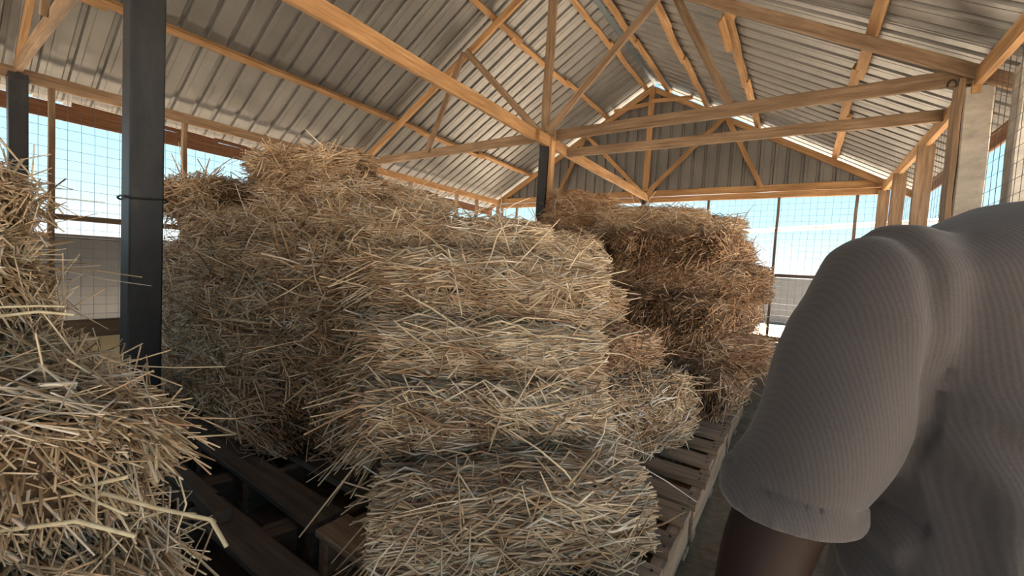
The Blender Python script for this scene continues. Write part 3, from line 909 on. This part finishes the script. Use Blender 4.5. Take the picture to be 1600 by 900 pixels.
C_BALES = [
 ((1.80, -5.56, .20), 2, .95, .50, .25, 'bottom bale of the near left stack, almost hidden on the dark pallet', dict(n=1800)),
 ((1.84, -5.58, .43), -2, 1.0, .52, .29, 'nearest bale at the lower left corner with long pale stalks', dict(n=7500, fluff=1.3)),
 ((1.79, -5.60, .70), 3, .95, .52, .29, 'near left bale at mid height, straws pointing right', dict(n=7500, fluff=1.4)),
 ((1.20, -5.64, .97), -4, .92, .50, .29, 'second highest near bale at the left picture edge', dict(n=4500, fluff=1.4)),
 ((1.16, -5.72, 1.24), 5, .9, .50, .27, 'uppermost near bale at the left picture edge', dict(n=4500, fluff=1.5)),
]
for (c, yaw, L, W, H, lab, kw) in C_BALES:
    kw = dict(dict(mat='straw_near', r=.0025, messy=14, wild=.2, ends=.3, leaf=.10, slen=(.14, .46), loose=60), **kw)
    bale(c, yaw, L, W, H, lab, GC, **kw)

# long kinked stalks on the nearest bale
C1 = [o for o in bpy.data.objects if o.get('label', '').startswith('nearest bale at the lower left')][0]
def px(x, y, d):
    return CAM + (_f + CR * (x - 800) / FPX + CU * (450 - y) / FPX) * d
for pts, r_ in ((((-30, 790, .80), (90, 770, .80), (202, 744, .82)), .0050),
                (((150, 590, .95), (230, 617, .95), (301, 636, .96), (256, 690, .93)), .0034),
                (((110, 665, .86), (180, 672, .86), (246, 681, .87), (243, 746, .86)), .0036),
                (((160, 770, .80), (250, 795, .78), (330, 812, .78), (354, 854, .76)), .0042),
                (((-30, 832, .72), (60, 822, .72), (120, 814, .72), (212, 838, .74)), .0046),
                (((150, 700, .88), (235, 722, .88), (279, 742, .88), (291, 788, .86), (276, 832, .84)), .0020),
                (((60, 640, .9), (130, 655, .9), (210, 640, .92), (300, 622, .95)), .0018),
                (((-20, 700, .78), (60, 745, .78), (130, 775, .78), (200, 805, .8)), .0030),
                (((0, 494, .95), (60, 487, .95), (117, 492, .97)), .0040),
                (((0, 480, .95), (60, 478, .96), (102, 479, .97)), .0030)):
    P = np.array([[px(*p) for p in pts]])
    k_ = P.shape[1]
    V, Q = tubes_np(P, np.full((1, k_), r_) * np.linspace(1, .85, k_)[None], 6)
    obj('long_stalk', np_mesh('long_stalk', V, Q), 'stalk', C1)

# ------------------------------------------------------------------ person, standing in the aisle, facing the viewer
AH = np.array([math.cos(YAW), math.sin(YAW), 0]); DH = np.array([-math.sin(YAW), math.cos(YAW), 0])
PO = CAM + .600 * AH + .435 * DH
PM = Matrix(((AH[0], DH[0], 0, PO[0]), (AH[1], DH[1], 0, PO[1]), (0, 0, 1.015, 0), (0, 0, 0, 1)))
person = empty('person', (PO[0], PO[1], 0), label='person in a grey-brown short-sleeved twill t-shirt at the right edge, arm hanging', cat='person')

def bake(tmp):
    dg = bpy.context.evaluated_depsgraph_get()
    dg.update()
    me = bpy.data.meshes.new_from_object(tmp.evaluated_get(dg))
    bpy.data.objects.remove(tmp, do_unlink=True)
    return me

def skin_mesh(verts, edges, radii, root, sub=2):
    me = bpy.data.meshes.new('skeleton')
    me.from_pydata(verts, edges, [])
    o = bpy.data.objects.new('skeleton', me)
    COL.objects.link(o)
    md = o.modifiers.new('skin', 'SKIN')
    md.use_smooth_shade = True
    for i, rd in enumerate(radii):
        sv = me.skin_vertices[0].data[i]
        sv.radius = rd if isinstance(rd, tuple) else (rd, rd)
        sv.use_root = (i == root)
    sb = o.modifiers.new('sub', 'SUBSURF')
    sb.levels = sub; sb.render_levels = sub
    return bake(o)

HX = .085
VB = [(0, .0, .92), (0, 0, 1.05), (0, 0, 1.19), (0, .01, 1.29), (.042, .02, 1.365), (.066, .005, 1.455), (HX, -.015, 1.52), (HX + .008, -.012, 1.585), (HX + .014, .0, 1.645)]
RB = [(.15, .11), (.15, .105), (.165, .11), (.13, .09), (.052, .055), (.052, .056), (.066, .082), (.074, .092), (.060, .072)]
EB = [(i, i + 1) for i in range(8)]
def addv(p, rd, par):
    VB.append(p); RB.append(rd); EB.append((par, len(VB) - 1)); return len(VB) - 1
for s in (-1, 1):
    sh = addv((s * .11, .015, 1.295), .05, 3)
    sh = addv((s * .195, .01, 1.275), .050, sh)
    up = addv((s * .25, .015, 1.13), .050, sh)
    el = addv((s * .302, .02, .985), .046, up)
    fo = addv((s * .335, -.02, .87), .042, el)
    wr = addv((s * .335, -.065, .735), (.028, .022), fo)
    pa_ = addv((s * .333, -.085, .66), (.020, .038), wr)
    kn = addv((s * .330, -.098, .62), (.015, .040), pa_)
    for j, (dy, ln) in enumerate(((-.033, .072), (-.011, .082), (.011, .077), (.031, .060))):
        f1 = addv((s * .328, -.100 + dy, .592), .0095, kn)
        f2 = addv((s * .318, -.106 + dy, .592 - ln * .5), .0088, f1)
        addv((s * .300, -.106 + dy, .592 - ln), .0078, f2)
    t1 = addv((s * .318, -.128, .675), .0115, pa_)
    t2 = addv((s * .306, -.146, .640), .0105, t1)
    addv((s * .298, -.148, .605), .009, t2)
    hp = addv((s * .095, 0, .86), .095, 0)
    kn2 = addv((s * .11, -.012, .48), .060, hp)
    an = addv((s * .115, .02, .10), .042, kn2)
    addv((s * .125, -.10, .04), (.038, .032), an)
body = obj('body', skin_mesh(VB, EB, RB, 0), 'skin', person, PM)
# trousers
VT = [(0, 0, .95), (0, 0, .90)]; RT = [(.175, .135), (.165, .13)]; ET = [(0, 1)]
for s in (-1, 1):
    i0 = len(VT)
    VT += [(s * .10, 0, .80), (s * .112, -.01, .48), (s * .117, .02, .12)]; RT += [.112, .085, .075]; ET += [(1, i0), (i0, i0 + 1), (i0 + 1, i0 + 2)]
obj('trousers', skin_mesh(VT, ET, RT, 0), 'denim', person, PM)
for s in (-1, 1):
    sm = skin_mesh([(s * .118, .065, .055), (s * .118, .02, .065), (s * .122, -.08, .050), (s * .127, -.165, .040)], [(0, 1), (1, 2), (2, 3)], [(.045, .05), (.048, .06), (.05, .045), (.04, .034)], 1)
    obj('shoe', sm, 'leather', person, PM)

# shirt: torso and sleeve lofts fused into one cloth surface
def loft(rings):
    V, F = [], []
    n = len(rings[0])
    for rg in rings: V += list(rg)
    for i in range(len(rings) - 1):
        for k in range(n):
            F.append([i * n + k, i * n + (k + 1) % n, (i + 1) * n + (k + 1) % n, (i + 1) * n + k])
    F.append(list(range(n - 1, -1, -1))); F.append([(len(rings) - 1) * n + k for k in range(n)])
    return V, F
TH = np.arange(40) * 2 * np.pi / 40
def ell(cx, cy, z, rx, ry, e_=.85):
    c_, s_ = np.cos(TH), np.sin(TH)
    return [(cx + rx * np.sign(a_) * abs(a_) ** e_, cy + ry * np.sign(b_) * abs(b_) ** e_, z) for a_, b_ in zip(c_, s_)]
parts = [loft([ell(0, 0, z, rx, ry) for z, rx, ry in ((.76, .208, .15), (.88, .206, .146), (1.0, .200, .142), (1.1, .196, .140), (1.2, .194, .134), (1.27, .205, .118), (1.312, .205, .104), (1.340, .170, .094), (1.362, .128, .087), (1.378, .092, .080))])]
SH0, SH1 = np.array([.192, .01, 1.300]), np.array([.280, .02, 1.042])
for s in (-1, 1):
    ax_ = SH1 - SH0; ax_ = ax_ / np.linalg.norm(ax_)
    sx_ = np.cross(ax_, (0, 1, 0)); sx_ /= np.linalg.norm(sx_)
    rgs = []
    for f_, rr_ in ((-.16, .030), (-.08, .050), (.0, .062), (.2, .065), (.5, .064), (.8, .061), (1.0, .062)):
        c_ = SH0 + (SH1 - SH0) * f_
        tl_ = .020 * max(0, f_ - .3) / .7
        rgs.append([tuple((c_ + sx_ * rr_ * math.cos(a_) + ax_ * tl_ * math.cos(a_) + np.array((0, 1., 0)) * rr_ * 1.12 * math.sin(a_)) * np.array((s, 1, 1))) for a_ in TH])
    parts.append(loft(rgs if s > 0 else [r_[::-1] for r_ in rgs]))
V, F = [], []
for v_, f_ in parts:
    F += [[i + len(V) for i in q] for q in f_]; V += v_
tmp = bpy.data.objects.new('tmp', np_mesh('tmp', V, F)); COL.objects.link(tmp)
rm = tmp.modifiers.new('r', 'REMESH'); rm.mode = 'VOXEL'; rm.voxel_size = .0058
sm_ = tmp.modifiers.new('s', 'SMOOTH'); sm_.factor = .5; sm_.iterations = 6
me = bake(tmp)
n_ = len(me.vertices)
co = np.empty(n_ * 3, np.float32); me.vertices.foreach_get('co', co); co = co.reshape(-1, 3).astype(float)
no = np.empty(n_ * 3, np.float32); me.vertex_normals.foreach_get('vector', no); no = no.reshape(-1, 3)
X, Y, Z = np.abs(co[:, 0]), co[:, 1], co[:, 2]
# sleeve coordinate, seam, hem band and drape folds
axn = (SH1 - SH0); Ls = np.linalg.norm(axn); axn /= Ls
q3 = np.stack([X, Y, Z], 1) - SH0
sl_ = q3 @ axn / Ls
sl_ = sl_ - .020 / Ls * np.clip(sl_ - .3, 0, 1) / .7 * np.clip((q3 @ np.array((axn[2] * -1, 0, axn[0]))) / .066, -1, 1)
dist = np.linalg.norm(q3 - np.outer(sl_ * Ls, axn), axis=1)
on_sl = np.clip((sl_ - .15) / .15, 0, 1) * (dist < .105) * (X > .19)
disp = np.zeros(n_)
disp += on_sl * np.where(sl_ > .90, .0030, 0)
disp -= on_sl * .0030 * np.exp(-((sl_ - .895) / .012) ** 2)
disp += on_sl * .0045 * np.sin(9 * sl_ + 30 * Y + 3 * np.sin(6 * sl_))
disp -= .0075 * np.exp(-((X - .207 - .015 * np.sin((Z - 1.2) * 9)) / .009) ** 2) * np.clip((Z - 1.14) / .06, 0, 1) * (Y < .12)
tors = np.clip(1 - on_sl, 0, 1) * np.clip((1.36 - Z) / .06, 0, 1)
def fold(x0, z0, x1, z1, w, amp):
    d_ = np.array([x1 - x0, z1 - z0]); L_ = np.linalg.norm(d_); d_ /= L_
    a_ = (co[:, 0] - x0) * d_[0] + (Z - z0) * d_[1]; b_ = (co[:, 0] - x0) * -d_[1] + (Z - z0) * d_[0]
    return amp * np.exp(-(b_ / w) ** 2) * np.clip(a_ / .05, 0, 1) * np.clip((L_ - a_) / .08, 0, 1)
for args in ((-.205, 1.17, -.05, .98, .016, .010), (-.20, 1.20, -.03, 1.10, .014, .007), (-.165, 1.14, -.150, .82, .011, .010), (-.11, 1.36, -.10, 1.12, .014, .006),
             (-.06, 1.35, -.03, 1.05, .016, -.006), (-.075, 1.36, -.13, 1.22, .010, .006), (.03, 1.3, .02, .95, .02, .006), (.2, 1.17, .06, .98, .016, .010), (.15, 1.14, .14, .82, .012, .010), (-.09, 1.0, -.08, .78, .014, .007)):
    disp += tors * fold(*args) * (Y < .03)
co = co + no * disp[:, None]
me.vertices.foreach_set('co', co.astype(np.float32).ravel())
me.polygons.foreach_set('use_smooth', np.ones(len(me.polygons), dtype=bool))
me.update(); me.materials.clear()
shirt = obj('t_shirt', me, 'shirt', person, PM)
V, Q = tubes_np(np.array([[(.036 + .086 * math.cos(a_), .004 + .086 * math.sin(a_), 1.362 + .026 * math.sin(a_)) for a_ in np.linspace(0, 2 * np.pi, 49)]]), np.full((1, 49), .009), 8)
obj('collar', np_mesh('collar', V, Q, True), 'shirt', shirt, PM)
# face and hair
def ball(name, c, rad, mat, seg=14, cut=None):
    V, F = [], []
    for i in range(seg + 1):
        ph = math.pi * i / seg
        for k in range(seg * 2):
            a_ = math.pi * k / seg
            V.append((c[0] + HX + .006 + rad[0] * math.sin(ph) * math.cos(a_), c[1] + rad[1] * math.sin(ph) * math.sin(a_), c[2] + rad[2] * math.cos(ph)))
    n = seg * 2
    for i in range(seg):
        for k in range(n):
            F.append([i * n + k, (i + 1) * n + k, (i + 1) * n + (k + 1) % n, i * n + (k + 1) % n])
    if cut: F = [f for f in F if cut(np.mean([V[i] for i in f], axis=0))]
    return obj(name, np_mesh(name, V, F, True), mat, person, PM)
ball('hair', (0, .008, 1.600), (.083, .104, .100), 'hair', 20, lambda p: p[2] > 1.615 - .55 * (p[1] - .0) if p[1] < .03 else p[2] > 1.53)
for s in (-1, 1):
    ball('eye', (s * .031, -.082, 1.575), (.014, .010, .008), 'eye_white')
    ball('pupil', (s * .031, -.0905, 1.575), (.006, .003, .006), 'hair')
    ball('ear', (s * .074, .008, 1.565), (.010, .020, .032), 'skin')
    ball('eyebrow', (s * .031, -.090, 1.597), (.020, .006, .004), 'hair')
ball('nose', (0, -.098, 1.545), (.016, .018, .026), 'skin')
ball('mouth', (0, -.088, 1.502), (.026, .010, .009), 'lip')
